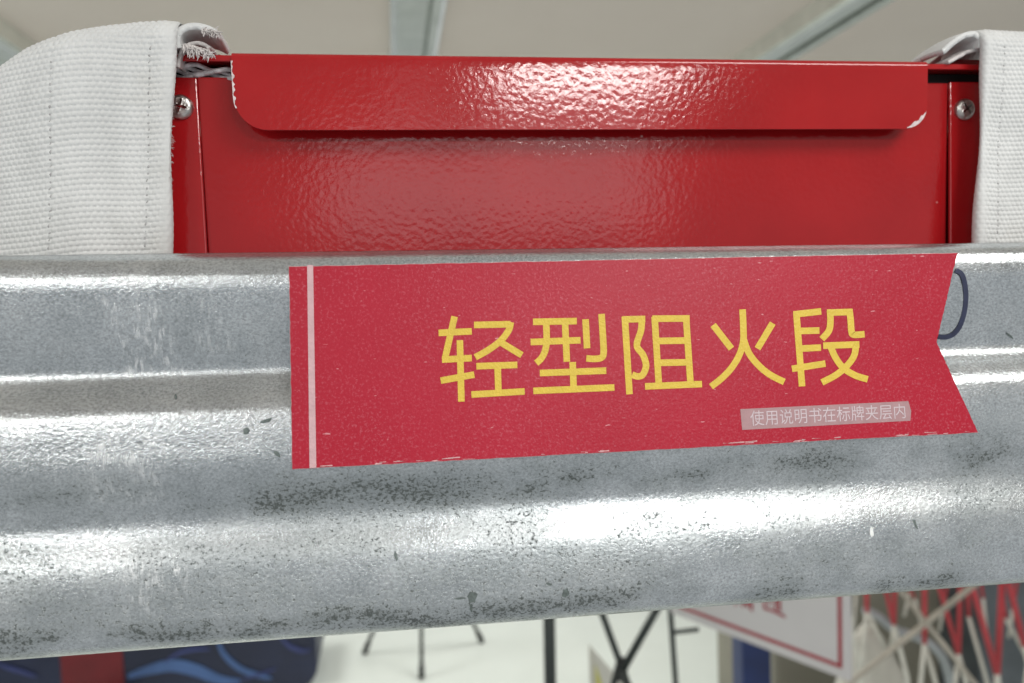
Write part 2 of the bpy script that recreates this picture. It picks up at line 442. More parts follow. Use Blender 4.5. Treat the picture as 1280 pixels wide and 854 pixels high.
# ================================================================== the flag-shaped label
# it lies against the two upper ridges of the rail
pa = Vector((0, rail_y(-0.0085)-0.0009, -0.0085)); pb = Vector((0, rail_y(-0.0625)-0.0009, -0.0625))
ez = (pa-pb).normalized(); ex = Vector((1, 0, 0)); en = ez.cross(ex)      # en points backwards or to the viewer
if en.y > 0: en = -en
LB = RM @ Matrix(((ex.x, -en.x, ez.x, pa.x), (ex.y, -en.y, ez.y, pa.y), (ex.z, -en.z, ez.z, pa.z), (0, 0, 0, 1)))
LBi = LB.inverted()
def lab(x, y):                         # pixel -> label sheet coordinates (x, z)
    o = LBi @ EYE; d = LBi.to_3x3() @ ray(x, y); p = o + d*(-o.y/d.y)
    return (p.x, p.z)
label = empty('flag_label', (0, 0, 0)); label.matrix_basis = LB; label['local'] = True
tag(label, 'red flag-shaped label with yellow Chinese lettering fixed on the galvanised rail', 'label')
def sheet(name, poly, y0, y1, mat, parent, bev=0):
    bm = bmesh.new()
    a = [bm.verts.new((x, y0, z)) for x, z in poly]; b = [bm.verts.new((x, y1, z)) for x, z in poly]
    bm.faces.new(a); bm.faces.new(b[::-1])
    for i in range(len(poly)): bm.faces.new((a[i], a[(i+1) % len(poly)], b[(i+1) % len(poly)], b[i]))
    return from_bm(name, bm, mat, parent)
corner = [(361, 333), (1197, 316), (1171, 428), (1223, 541), (365, 587)]
poly = []
for i, c in enumerate(corner):        # a hand-cut edge, not a ruled one
    d = corner[(i+1) % 5]; n = 40 if i in (1, 4) else 90
    for k in range(n):
        s = k/n; j = 0 if k == 0 else random.uniform(-0.35, 0.35)
        poly.append(lab(c[0]+(d[0]-c[0])*s + j*(i in (1, 2, 4)), c[1]+(d[1]-c[1])*s + j*(i in (0, 3))))
core = sheet('card_core', poly, 0.0007, 0.00012, M['label_edge'], label)
cx0 = sum(p[0] for p in poly)/len(poly); cz0 = sum(p[1] for p in poly)/len(poly)
def inset(poly, d):
    n = len(poly); out = []
    for i in range(n):
        a = np.array(poly[i-1]); b = np.array(poly[(i+1) % n]); t = (b-a)/np.linalg.norm(b-a)
        nn = np.array((-t[1], t[0])); p = np.array(poly[i]); q = p+nn*d
        out.append(tuple(q))
    return out
area = sum(poly[i-1][0]*poly[i][1]-poly[i][0]*poly[i-1][1] for i in range(len(poly)))
pol2 = inset(poly, 0.00016*(1 if area > 0 else -1))
sheet('red_face', pol2, 0.0001, -0.00012, M['label'], label)
# white wear along the lower rim
bm = bmesh.new()
for k in range(46):
    x = random.choice([random.uniform(375, 760), random.uniform(900, 1215)]); y = 587-(x-365)*(46/858) - random.uniform(1.5, 4.5)
    ln = random.uniform(3, 16); th = random.uniform(0.5, 1.1)
    q = [lab(x, y), lab(x+ln, y-ln*.0536+random.uniform(-1.2, 1.2)), lab(x+ln, y-ln*.0536+th), lab(x, y+th)]
    yy_ = -0.00016-0.000002*k
    bm.faces.new([bm.verts.new((a, yy_, b)) for a, b in q])
o = from_bm('rim_wear', bm, M['label_edge'], label); tag(o, kind='stuff')
st = [lab(384, 331.5), lab(391.5, 331.5), lab(395.5, 584.5), lab(387, 585)]
sheet('pale_stripe', st, -0.0001, -0.00022, M['pink'], label)

# characters: centre lines in crop pixels (6.1 per px), traced with a pen of constant width
def px(off, pts): return [(off[0]+x/6.1, off[1]+y/6.1) for x, y in pts]
def arc_pts(pts): return smooth_pts(pts, 7)
CH = [
 ((540, 370), [[(172, 157), (98, 482)], [(50, 282), (303, 270)], [(76, 486), (303, 474)], [(212, 338), (224, 806)], [(66, 646), (322, 600)],
   [(320, 222), (598, 216)], 'c', [(600, 200), (585, 260), (525, 340), (430, 412), (330, 468)], [(520, 352), (685, 452)], [(338, 536), (650, 526)], [(500, 545), (506, 735)], [(300, 752), (706, 728)]]),
 ((655, 370), [[(68, 198), (402, 192)], [(50, 352), (430, 338)], 'c', [(168, 200), (172, 330), (160, 420), (128, 480), (92, 512)], [(312, 196), (326, 502)],
   [(468, 178), (480, 400)], 'c', [(590, 138), (600, 300), (606, 430), (590, 470), (540, 480), (474, 476)], [(120, 588), (626, 570)], [(370, 504), (378, 715)], [(70, 724), (688, 698)]]),
 ((770, 370), [[(66, 160), (102, 750)], [(45, 180), (222, 176)], 'c', [(196, 165), (190, 260), (158, 378), (205, 450), (228, 530), (205, 598), (165, 614), (122, 600)],
   [(293, 160), (326, 690)], [(275, 174), (560, 172)], [(532, 155), (568, 690)], [(318, 344), (540, 340)], [(330, 510), (555, 506)], [(220, 690), (654, 672)]]),
 ((880, 370), [[(68, 222), (208, 402)], [(522, 208), (406, 402)], 'c', [(292, 103), (298, 230), (298, 340), (272, 440), (215, 540), (140, 622), (52, 692)],
   'c', [(300, 330), (340, 435), (410, 525), (500, 600), (610, 656)]]),
 ((980, 370), [[(92, 125), (136, 690)], [(70, 142), (282, 118)], [(110, 268), (268, 264)], [(120, 402), (280, 394)], [(58, 556), (314, 516)],
   'c', [(348, 112), (352, 190), (340, 265), (286, 330)], [(325, 128), (520, 122)], 'c', [(496, 105), (506, 190), (512, 270), (530, 296), (612, 292)],
   [(296, 380), (572, 370)], 'c', [(352, 385), (390, 470), (450, 550), (540, 606), (636, 636)], 'c', [(546, 375), (530, 460), (470, 540), (390, 605), (286, 660)]]),
]
for off_, strokes in CH:
    bm = bmesh.new(); curve = False; k = 0
    for s in strokes:
        if s == 'c': curve = True; continue
        p2 = px(off_, s)
        p2 = [np.array(q) for q in p2]
        if curve: p2 = arc_pts(p2)
        curve = False
        Ls, Rs = ribbon2d(p2, 8.2)
        yy_ = -0.00016 - 0.000006*k; k += 1
        A = [bm.verts.new((lab(*q)[0], yy_, lab(*q)[1])) for q in Ls]; B = [bm.verts.new((lab(*q)[0], yy_, lab(*q)[1])) for q in Rs]
        for i in range(len(A)-1): bm.faces.new((A[i], A[i+1], B[i+1], B[i]))
    for f in bm.faces: f.normal_update()
    from_bm('character', bm, M['yellow'], label)
cap = sheet('caption_strip', [lab(925, 511.5), lab(1135, 501.5), lab(1138.5, 514), lab(1137.5, 526), lab(927.5, 537.5)], -0.0001, -0.0002, M['caption'], label)
fc = bpy.data.curves.new('caption_text', 'FONT'); fc.body = '使用说明书在标牌夹层内'
fc.size = 1.0; fc.align_x = 'LEFT'
fo = bpy.data.objects.new('caption_text_tmp', fc); C.objects.link(fo)
bpy.context.view_layer.update()
dg = bpy.context.evaluated_depsgraph_get()
tm = bpy.data.meshes.new_from_object(fo.evaluated_get(dg))
bpy.data.objects.remove(fo)
vv = np.array([v.co[:] for v in tm.vertices])
if len(vv):
    mn, mx = vv.min(0), vv.max(0)
    q00, q10, q01 = [np.array(lab(*q)) for q in ((938, 532.5), (1131.5, 523.0), (936.8, 513.5))]
    for v in tm.vertices:
        a = (v.co.x-mn[0])/(mx[0]-mn[0]); b = (v.co.y-mn[1])/(mx[1]-mn[1])
        q = q00 + (q10-q00)*a + (q01-q00)*b
        v.co = (q[0], -0.00026, q[1])
    tm.name = 'caption_text'; link('caption_text', tm, M['caption_text'], cap)

# ================================================================== red box
BX = empty('fire_stop_box', (0.075, 0.27, 1.60)); tag(BX, 'glossy red painted sheet metal box with folded lid behind the rail', 'box')
Z0 = 1.70
def mm(v): return v/1000
# front panel leans forward at the top, tilted to move lamp glints under the flap
bm = bmesh.new(); add_box(bm, mm(-61.5), mm(217.4), mm(274.6), mm(275.8), Z0-0.10, Z0+mm(76.8), 0.0004, 2)
for v in bm.verts: v.co.y += (Z0+0.0768-v.co.z)*0.02
fp = from_bm('front_panel', bm, M['red'], BX)
for sx, (a, b) in ((0, (-86, -61.3)), (1, (217.2, 239))):
    bm = bmesh.new(); add_box(bm, mm(a), mm(b), mm(273.4), mm(274.8), Z0-0.10, Z0+mm(76.4 if sx == 0 else 77.0), 0.0005, 3)
    add_box(bm, mm(a if sx == 0 else b-1.2), mm(a+1.2 if sx == 0 else b), mm(275.0), mm(360), Z0-0.10, Z0+mm(76.2), 0.0004, 2)
    from_bm('corner_angle', bm, M['red'], BX)
box('back_panel', mm(-86), mm(239), mm(360.2), mm(361.4), Z0-0.10, Z0+mm(75.2), M['red'], BX, 0.0003)
box('bottom_panel', mm(-84), mm(237), mm(276), mm(360), Z0-0.1012, Z0-0.1002, M['red'], BX)
box('inner_tray', mm(-84), mm(237), mm(278), mm(359), Z0+mm(55), Z0+mm(56), M['red_inner'], BX)
box('slot_shade', mm(-84), mm(237), mm(278.5), mm(300), Z0+mm(70), Z0+mm(81.4), M['dark'], BX, 0.0005)  # dark bar added in the slot to stand in for its shade
# lid: top sheet with a short fold, and the long rounded flap
bm = bmesh.new()
add_box(bm, mm(-88), mm(241), mm(270.5), mm(362), Z0+mm(81.6), Z0+mm(82.6), 0.0003, 2)
add_box(bm, mm(-88), mm(241), mm(269.4), mm(270.4), Z0+mm(80.5), Z0+mm(82.6), 0.0004, 2)
lid = from_bm('lid', bm, M['red'], BX)
TL = at(289, 72, .266); TR = at(1160, 80.5, .266); BL = at(330, 163, .266); BR = at(1130, 160, .266)
xl, xr = TL.x, TR.x; zt = Z0+0.0827; zb = (BL.z+BR.z)/2
prof = []                              # flap section: (y, z) front line from the lid, round bend, down
rb = 0.0022
front = [(0.2712, zt)]
for k in range(9):
    a = math.pi/2*k/8; front.append((0.2660+rb-math.sin(a)*rb, zt-rb+math.cos(a)*rb))
nz = 14
def xl_at(z, side):
    R = 0.0105 if side < 0 else 0.0085
    base = xl if side < 0 else xr
    d = z-zb
    if d < R:
        q = R-math.sqrt(max(0, R*R-(R-d)**2)); return base + (q if side < 0 else -q)
    return base
rows = list(front)
zs = [zt-rb-(zt-rb-zb-0.0105)*k/4 for k in range(1, 5)]
zs += [zb+0.0105*(1-math.sin(math.pi/2*k/16)) for k in range(1, 17)]
for z in zs: rows.append((0.2660 + 0.0006*(zt-z)/(zt-zb), z))
bm = bmesh.new(); NX = 24
G = []
for (y, z) in rows:
    a, b = xl_at(z, -1), xl_at(z, 1)
    G.append([bm.verts.new((a+(b-a)*k/NX, y, z)) for k in range(NX+1)])
for A, B in zip(G[:-1], G[1:]):
    for k in range(NX): bm.faces.new((A[k], A[k+1], B[k+1], B[k]))
flap = from_bm('lid_flap', bm, M['red'], BX, True)
md = flap.modifiers.new('t', 'SOLIDIFY'); md.thickness = 0.0012; md.offset = -1
md = flap.modifiers.new('b', 'BEVEL'); md.width = 0.0004; md.segments = 2; md.limit_method = 'ANGLE'; md.harden_normals = True
# worn bare metal along the flap's left edge and right corner
bm = bmesh.new()
zz = [zt-0.003-(zt-0.003-zb-0.007)*k/26 for k in range(27)]
prev = None
for i, z in enumerate(zz):
    x = xl_at(z, -1)-0.0001; wd = random.choice((0.0001, 0.0003, 0.0004, 0.0006, 0.0008))
    c = [bm.verts.new((x-0.0001, 0.26585+0.0006*(zt-z)/(zt-zb), z)), bm.verts.new((x+wd, 0.26582+0.0006*(zt-z)/(zt-zb), z))]
    if prev: bm.faces.new((prev[0], prev[1], c[1], c[0]))
    prev = c
o = from_bm('bare_edge', bm, M['chip'], BX)
bm = bmesh.new(); prev = None
for i in range(15):
    a = math.pi/2*(i/14)
    R = 0.0085; x = xr-R+math.sin(a)*R*0.98; z = zb+R-math.cos(a)*R*0.98
    wd = 0.0022*math.sin(math.pi*min(1, (i+1)/13))*(0.6+0.6*random.random())
    c = [bm.verts.new((x, 0.26588+0.0005, z+0.0001)), bm.verts.new((x-0.4*wd*math.sin(a), 0.26588+0.0005, z+wd*0.9))]
    if prev and i < 13: bm.faces.new((prev[0], prev[1], c[1], c[0]))
    prev = c
from_bm('bare_corner', bm, M['chip'], BX)
# screws
def screw(px_, py_, Y, rot):
    p = at(px_, py_, Y)
    bm = bmesh.new(); n = 48; R = 0.0041
    rings = []
    for rr, yy_ in ((1.0, 0.0), (1.0, -.0005), (.93, -.0011), (.82, -.0016), (.68, -.0019)):
        rings.append([bm.verts.new((p.x+R*rr*math.cos(2*math.pi*k/n), p.y+yy_, p.z+R*rr*math.sin(2*math.pi*k/n))) for k in range(n)])
    # cross recess: the inner ring is drawn in along a four-lobed outline
    inn = []; bot = []
    for k in range(n):
        a = 2*math.pi*k/n + rot; lob = 0.17 + 0.46*abs(math.cos(2*a))**4
        inn.append(bm.verts.new((p.x+R*lob*math.cos(2*math.pi*k/n), p.y-.0020, p.z+R*lob*math.sin(2*math.pi*k/n))))
        bot.append(bm.verts.new((p.x+R*lob*.55*math.cos(2*math.pi*k/n), p.y+.0004, p.z+R*lob*.55*math.sin(2*math.pi*k/n))))
    rings += [inn, bot]
    for A, B in zip(rings[:-1], rings[1:]):
        for k in range(n): bm.faces.new((A[k], A[(k+1) % n], B[(k+1) % n], B[k]))
    bm.faces.new(bot)
    o = from_bm('screw', bm, M['screw'], BX)
    return o
screw(226, 134, .2732, 0.3); screw(1205, 137, .2732, 0.9)
# small red bracket on the lid beside the right strap
a = at(1180, 80, .280); b = at(1240, 68, .280)
bm = bmesh.new(); add_box(bm, a.x, b.x, .278, .300, Z0+0.0826, Z0+0.0872, 0.0008, 2)
from_bm('lid_tab', bm, M['red'], BX)
a = at(226, 80, .280); b = at(275, 60, .280)
bm = bmesh.new(); add_box(bm, a.x-0.01, b.x, .282, .304, Z0+0.0826, Z0+0.0868, 0.0008, 2)
from_bm('lid_tab', bm, M['red'], BX)

# twisted strands in the slot under the lid
WR = empty('twisted_wire', at(255, 92, .274)); tag(WR, 'pale grey twisted wire strands in the slot under the red lid', 'wire')
for k in range(4):
    y0 = 79 + k*5.0; pts = []
    for i in range(34):
        s = i/33; x = 214 + s*92; y = y0 + (13-k*1.5)*s + 2.4*math.sin(s*14+k*1.9)
        pts.append(at(x, y, .2745 + 0.0012*math.cos(s*14+k*1.9) + 0.0008*k))
    tube('strand', pts, 0.0008 if k != 2 else 0.00095, M['strand'], WR, 8)

# ================================================================== white straps
def weave(U, V):
    pv, pu = 0.00175, 0.0020
    row = np.floor(V/pv); fv = V/pv-row
    fu = U/pu + 0.5*(row % 2) + 0.18*fv
    fu = fu-np.floor(fu)
    h = np.clip(np.sin(np.pi*fv), 0, 1)**0.42*(0.08+0.92*np.sqrt(np.clip(np.sin(np.pi*fu), 0, 1)))
    return h
def strap(name, label_, side, hem, ztop_fn, smax, plan, stitches, zbot):
    """side -1: cloth runs to the left of its hem; plan(s) -> (dx, dy) of the cloth from the hem outwards; hem(z) -> x"""
    R = empty(name, (hem(Z0), 0.262, zbot)); tag(R, label_, 'strap')
    st_ = 0.00025
    S = np.arange(-0.0125, smax, st_)
    rh = 0.0016                        # hem roll radius
    rt = 0.007                         # top roll radius
    Vl = np.arange(0, 0.155, st_)
    SS, VV = np.meshgrid(S, Vl)
    sp = np.clip(SS, 0, None)
    dx, dy = plan(sp)
    # normals of the plan curve
    dx2, dy2 = plan(sp+1e-4); tx, ty = dx2-dx, dy2-dy; ln = np.hypot(tx, ty); tx /= ln; ty /= ln
    nx, ny = (ty, -tx)                 # towards the viewer when cloth runs +x
    sg = np.where(ny > 0, -1, 1); nx, ny = nx*sg, ny*sg
    # roll of the hem for s<0
    a = np.clip(-SS/rh, 0, np.pi); flat = np.clip(-SS-np.pi*rh, 0, None)
    hx = -rh*np.sin(a)*1.0; hy = rh*(1-np.cos(a))
    dxx = dx + np.where(SS < 0, hx + flat, 0); dyy = dy + np.where(SS < 0, hy, 0)
    nxx = np.where(SS < 0, -np.sin(a), nx); nyy = np.where(SS < 0, -np.cos(a), ny)
    zt_ = ztop_fn(sp)                  # absolute z of the crest
    H = zt_ - rt - zbot                # length of the upright part
    up = np.clip(VV, None, H); arc = np.clip((VV-H)/rt, 0, np.pi/2); back = np.clip(VV-H-rt*np.pi/2, 0, None)
    z = zbot + up + rt*np.sin(arc) - back*0.25
    lean = rt*(1-np.cos(arc)) + back*0.97
    n_z = np.sin(arc); n_f = np.cos(arc)
    # slow unevenness of the cloth
    slow = 0.0005*np.sin(SS*70+VV*55) + 0.0004*np.sin(VV*120+1.3+SS*30)
    h = 1.0*weave(SS + 0.0006*np.sin(VV*60), VV + 0.0035*np.clip(SS/0.06, 0, 2)**2 + 0.0003*np.sin(SS*200))*0.00062
    h = h*(0.25+0.75*np.clip((SS-0.0004)/0.0022, 0, 1))
    for s0 in stitches:
        d = np.abs(SS-s0); h = h - 0.00034*np.exp(-(d/0.0007)**2)*(0.55+0.45*np.cos(VV/0.0023*2*np.pi))
    h = h + slow + rng.normal(0, 0.000012, h.shape)
    hxs = hem(z)
    X = hxs + side*dxx + side*nxx*h*n_f
    Y = 0.2625 + dyy + lean + nyy*h*n_f
    Zc = z + h*n_z
    # cloth roughly square to the hem
    P = np.stack([X, Y, Zc], -1)
    if side < 0: P = P[:, ::-1]
    me = grid_mesh('webbing', P)
    o = link('webbing', me, M['web'], R, True)
    # stitches
    for s0 in stitches:
        bm = bmesh.new(); v = 0.004
        while v < 0.150:
            d0x, d0y = plan(np.array(s0)); Hh = float(ztop_fn(np.array(s0)))-rt-zbot
            if v < Hh-0.001:
                zz_ = zbot+v; xx = float(hem(zz_)) + side*float(d0x); sl0 = 0.0005*math.sin(s0*70+v*55) + 0.0004*math.sin(v*120+1.3+s0*30); yy_ = 0.2625+float(d0y)-sl0-0.00012
                j = random.uniform(-.0002, .0002)
                add_tube(bm, [(xx-.0001+j, yy_+.0003, zz_-.0007), (xx+j, yy_-.00005, zz_), (xx+.0001+j, yy_+.0003, zz_+.0007)], [.00018, .00036, .00018], 6)
            v += 0.0023
        so = from_bm('stitching', bm, M['thread'], R, True); tag(so, kind='stuff')
    return R
hemL0 = at(211.5, 60, .2625); hemL1 = at(205, 318, .2625)
hemR0 = at(1236, 60, .2625); hemR1 = at(1227, 298, .2625)
def hemL(z): return hemL1.x - 0.0016*0 + (hemL0.x-hemL1.x)*(z-hemL1.z)/(hemL0.z-hemL1.z)
def hemR(z): return hemR1.x + (hemR0.x-hemR1.x)*(z-hemR1.z)/(hemR0.z-hemR1.z)
def planL(s):
    k = np.clip(s-0.026, 0, None); ang = np.clip(k/0.055, 0, 1.15)
    dx = np.where(s < 0.026, s, 0.026 + 0.055*np.sin(ang) + np.clip(k-0.055*1.15, 0, None)*math.cos(1.15))
    dy = 0.055*(1-np.cos(ang)) + np.clip(k-0.055*1.15, 0, None)*math.sin(1.15) + 0.0006*np.sin(s*160)
    return dx, dy
# crest heights read along the cloth
sl = np.array([0, .01, .02, .03, .045, .06, .08, .12]);
crest_px = [(222, 29), (190, 32), (150, 36.5), (115, 43), (60, 61), (0, 91), (-60, 128), (-180, 190)]
zc = []
for s_, (cx_, cy_) in zip(sl, crest_px):
    _, dy_ = planL(np.array(s_)); zc.append(at(cx_, cy_, 0.2625+float(dy_)+0.007).z)
def ztL(s): return np.interp(s, sl, zc)
def ztR(s): return at(1240, 40, .2695).z + 0*s - 0.0002*np.sin(s*90)
def planR(s): return s*0.995, s*0.06 + 0.0004*np.sin(s*150)
zbot = Z0 - 0.030
SL = strap('webbing_strap', 'wide white woven strap with frayed corner draped over left end of red box', -1, hemL, ztL, 0.115, planL, (0.0058, 0.0345), zbot)
SR = strap('webbing_strap', 'white woven strap with curled end over right end of red box', 1, hemR, ztR, 0.060, planR, (0.0068, 0.040), zbot)

# the turned-over ends of the cloth
def curl(px_path, Y0, depth, th, mat, parent, name='turned_end', n=30):
    pts = smooth_pts(px_path, 8); rows = []
    m = 40
    Pn = np.zeros((len(pts), m, 3))
    for i, q in enumerate(pts):
        for k in range(m):
            s = k/(m-1); p = at(q[0]+0.35*math.sin(k*1.7+i*.9), q[1]+0.3*math.sin(k*2.1+i), Y0)
            Pn[i, k] = (p.x, Y0 + depth*s, p.z + 0.0008*math.sin(s*3))
    me = grid_mesh(name, Pn); o = link(name, me, mat, parent, True)
    md = o.modifiers.new('t', 'SOLIDIFY'); md.thickness = th; md.offset = 0
    return o
curl([(222, 60), (221, 47), (226, 38), (238, 33), (254, 34), (270, 41)], .2655, 0.020, 0.0021, M['web'], SL)
curl([(222, 84), (226, 66), (236, 56), (250, 54), (262, 60)], .2675, 0.014, 0.0012, M['fray'], SL)
curl([(1226, 60), (1226, 48), (1216, 42.5), (1203, 46), (1190, 55), (1179, 65)], .2655, 0.020, 0.0021, M['web'], SR)
curl([(1224, 62), (1210, 65), (1197, 72), (1186, 78)], .2680, 0.014, 0.0013, M['fray'], SR)
bm = bmesh.new()
for k in range(260):
    t_ = random.random()
    if k < 105:
        bx = 250+22*t_; by = 35+7*t_+random.uniform(-2, 3); L = random.uniform(3, 8); a = random.uniform(-.4, 1.9)
    else:
        bx = 228+34*t_; by = 56+9*t_+random.uniform(-3, 4); L = random.uniform(5, 13); a = random.uniform(.1, 1.9)
    if k in (5, 60): a = -0.65; L = 15
    Yk = .2640+random.uniform(0, .004); p = []
    c = random.uniform(-.5, .5)
    for i in range(5):
        s = i/4; p.append(at(bx+math.cos(a+c*s)*L*s, by+math.sin(a+c*s)*L*s, Yk-0.0012*s))
    add_tube(bm, p, [.00020, .00019, .00017, .00014, .00007], 5)
o = from_bm('frayed_threads', bm, M['fray'], SL, True); tag(o, kind='stuff')
bm = bmesh.new()
for k in range(170):                   # fuzz along both hems
    for hem_, sd, SRt in ((hemL, 1, 0), (hemR, -1, 1)):
        z = Z0 + random.uniform(0.01, 0.088); x = float(hem_(z)) + sd*0.0008
        q = Vector((x, 0.2637+random.uniform(-.0006, .0006), z))
        e = q + Vector((sd*random.uniform(.0003, .0013), random.uniform(-.0005, .0005), random.uniform(-.0008, .0008)))
        if SRt == 0: add_tube(bm, [q, (q+e)/2+Vector((0, 0, .0002)), e], [.00009, .00008, .00005], 3)
o = from_bm('hem_fuzz', bm, M['web'], SL, True); tag(o, kind='stuff')

# ================================================================== things on the floor behind
def line3(a, b, Ya, Yb=None): return [at(*a, Ya), at(*b, Yb or Ya)]
# small tripod
foot = [atz(456, 815, 0.012), atz(527, 846, 0.012), atz(602, 801, 0.012)]
cen = sum(foot, Vector())/3
T = empty('tripod_stand', (cen.x, cen.y, 0)); tag(T, 'thin dark tripod with three splayed feet on the pale floor', 'tripod')
top = Vector((cen.x, cen.y, 0.62))
top = at(526, 640, cen.y)
for f in foot:
    lg = tube('leg', [f, top + (f-top).normalized()*0.02], [0.010, 0.008], M['black'], T, 10)
    d = (top-f).normalized(); tube('rubber_foot', [f-d*0.004, f+d*0.05], [0.014, 0.013], M['rubber'], lg, 10)
tube('pole', [top-Vector((0, 0, .03)), top+Vector((0, 0, .5))], 0.011, M['black'], T)
# upright pole stand
Yp = 1.55; p0 = at(685, 700, Yp); p1 = at(688, 860, Yp); dv = (p1-p0)/(p0.z-p1.z)
T = empty('pole_stand', (p1.x, p1.y, 0)); tag(T, 'thick dark upright pole standing alone on the pale floor', 'stand')
pt_, pb_ = p0-dv*0.25, p0+dv*(p0.z-0.02)
tube('pole', [pt_, pb_], 0.0125, M['black'], T, 14)
for k in range(3):
    a = k*2.09+.4; e = Vector((pb_.x+.28*math.cos(a), pb_.y+.28*math.sin(a), .012))
    lg = tube('leg', [pb_+Vector((0, 0, .22)), e], .009, M['black'], T)
    tube('rubber_foot', [e+Vector((0, 0, .0)), e+Vector((0, 0, .03))], .013, M['rubber'], lg)
# folding stand whose legs meet in a Y
Yq = 1.75; j = at(777, 834, Yq)
T = empty('folding_stand', (j.x, j.y, 0)); tag(T, 'dark folding stand whose two arms meet in a Y above the floor', 'stand')
a1 = at(741, 735, Yq); d = (j-a1).normalized(); e1 = j + d*((j.z-0.012)/-d.z)
tube('leg', [a1, j, Vector((e1.x, e1.y-.05, .012))], 0.0085, M['black'], T)
a2 = at(836, 735, Yq-.02); tube('arm', [a2, j+Vector((0, -.012, 0))], 0.0095, M['black'], T)
d2 = (j-a2).normalized(); tube('leg', [j+Vector((0, .02, 0)), Vector((j.x-.16, j.y+.20, .012))], 0.0085, M['black'], T)
tube('leg', [j+Vector((0, -.02, 0)), Vector((j.x+.02, j.y-.28, .012))], 0.0085, M['black'], T)
bm = bmesh.new(); add_tube(bm, [j+Vector((0, 0, .02)), j-Vector((0, 0, .03))], .014, 12); from_bm('joint_sleeve', bm, M['rubber'], T, True)
# sign stand with white board
sr = at(1062, 852, 1.50); sl_ = at(838, 765, 1.84)
zb_ = (sr.z+sl_.z)/2
sr = Vector((atz(1062, 852, zb_).x, atz(1062, 852, zb_).y, zb_)); sl_ = atz(838, 766, zb_)
T = empty('sign_board', (sl_.x, sl_.y, 0)); tag(T, 'white board with red border and red lettering on a thin pole', 'sign')
ux = (sr-sl_); Ls_ = ux.length; ux.normalize(); uz = Vector((0, 0, 1)); un = ux.cross(uz)
if un.y > 0: un = -un
def sgn(name, u0, u1, z0, z1, n0, n1, mat, par):
    bm = bmesh.new(); add_box(bm, u0, u1, n0, n1, z0, z1, 0.001, 1)
    for v in bm.verts: v.co = sl_ + ux*v.co.x + un*v.co.y + uz*v.co.z
    return from_bm(name, bm, mat, par)
bh = 0.26
bd = sgn('board', 0, Ls_, 0, bh, -0.012, 0, M['board_white'], T)
bw = 0.0085; ins = 0.030
sgn('border', ins, Ls_-0.016, 0.022, 0.022+bw, 0.0003, 0.0012, M['board_red'], bd)
sgn('border', ins, Ls_-0.016, bh-0.022-bw, bh-0.022, 0.0003, 0.0012, M['board_red'], bd)
sgn('border', Ls_-0.016-bw, Ls_-0.016, 0.022+bw, bh-0.022-bw, 0.0003, 0.0012, M['board_red'], bd)
sgn('border', ins, ins+bw, 0.022+bw, bh-0.022-bw, 0.0003, 0.0012, M['board_red'], bd)
def onboard(x, y):
    d = ray(x, y); t_ = (sl_-EYE).dot(un)/d.dot(un); p = EYE+d*t_-sl_; return p.dot(ux), p.z
def bstroke(bm, pts, wd, k):
    q = [np.array(onboard(*p)) for p in pts]; A, B = ribbon2d(q, wd)
    A = [bm.verts.new(sl_+ux*a[0]+uz*a[1]+un*(0.0014+k*.00005)) for a in A]; B = [bm.verts.new(sl_+ux*a[0]+uz*a[1]+un*(0.0014+k*.00005)) for a in B]
    for i in range(len(A)-1): bm.faces.new((A[i], A[i+1], B[i+1], B[i]))
for strokes in ([[(918, 740), (920, 757)], [(927, 725), (929, 759)], [(933, 725), (935, 760)], [(939, 725), (940, 764)], [(926, 752), (940, 754)]],
                [[(954, 720), (956, 762)], [(961, 715), (962, 756)], [(968, 715), (970, 762)], [(974, 720), (975, 764)], [(955, 760), (968, 764), (982, 771)], [(956, 746), (976, 750)]]):
    bm = bmesh.new()
    for k, s in enumerate(strokes): bstroke(bm, s, 0.0062, k)
    from_bm('character', bm, M['board_red'], bd)
pl = at(836, 735, sl_.y+.02); pl2 = at(845, 860, sl_.y+.02); dv = (pl2-pl)/(pl.z-pl2.z)
tube('pole', [pl-dv*.35, pl+dv*(pl.z-.01)], 0.0075, M['black'], T)
pb2 = pl+dv*(pl.z-.01)
bm = bmesh.new(); bmesh.ops.create_cone(bm, cap_ends=True, segments=28, radius1=.14, radius2=.13, depth=.014, matrix=Matrix.Translation((pb2.x, pb2.y, .007)))
from_bm('base', bm, M['black'], T)
tube('bracket', line3((838, 791), (873, 787), sl_.y+.02), 0.006, M['black'], T)
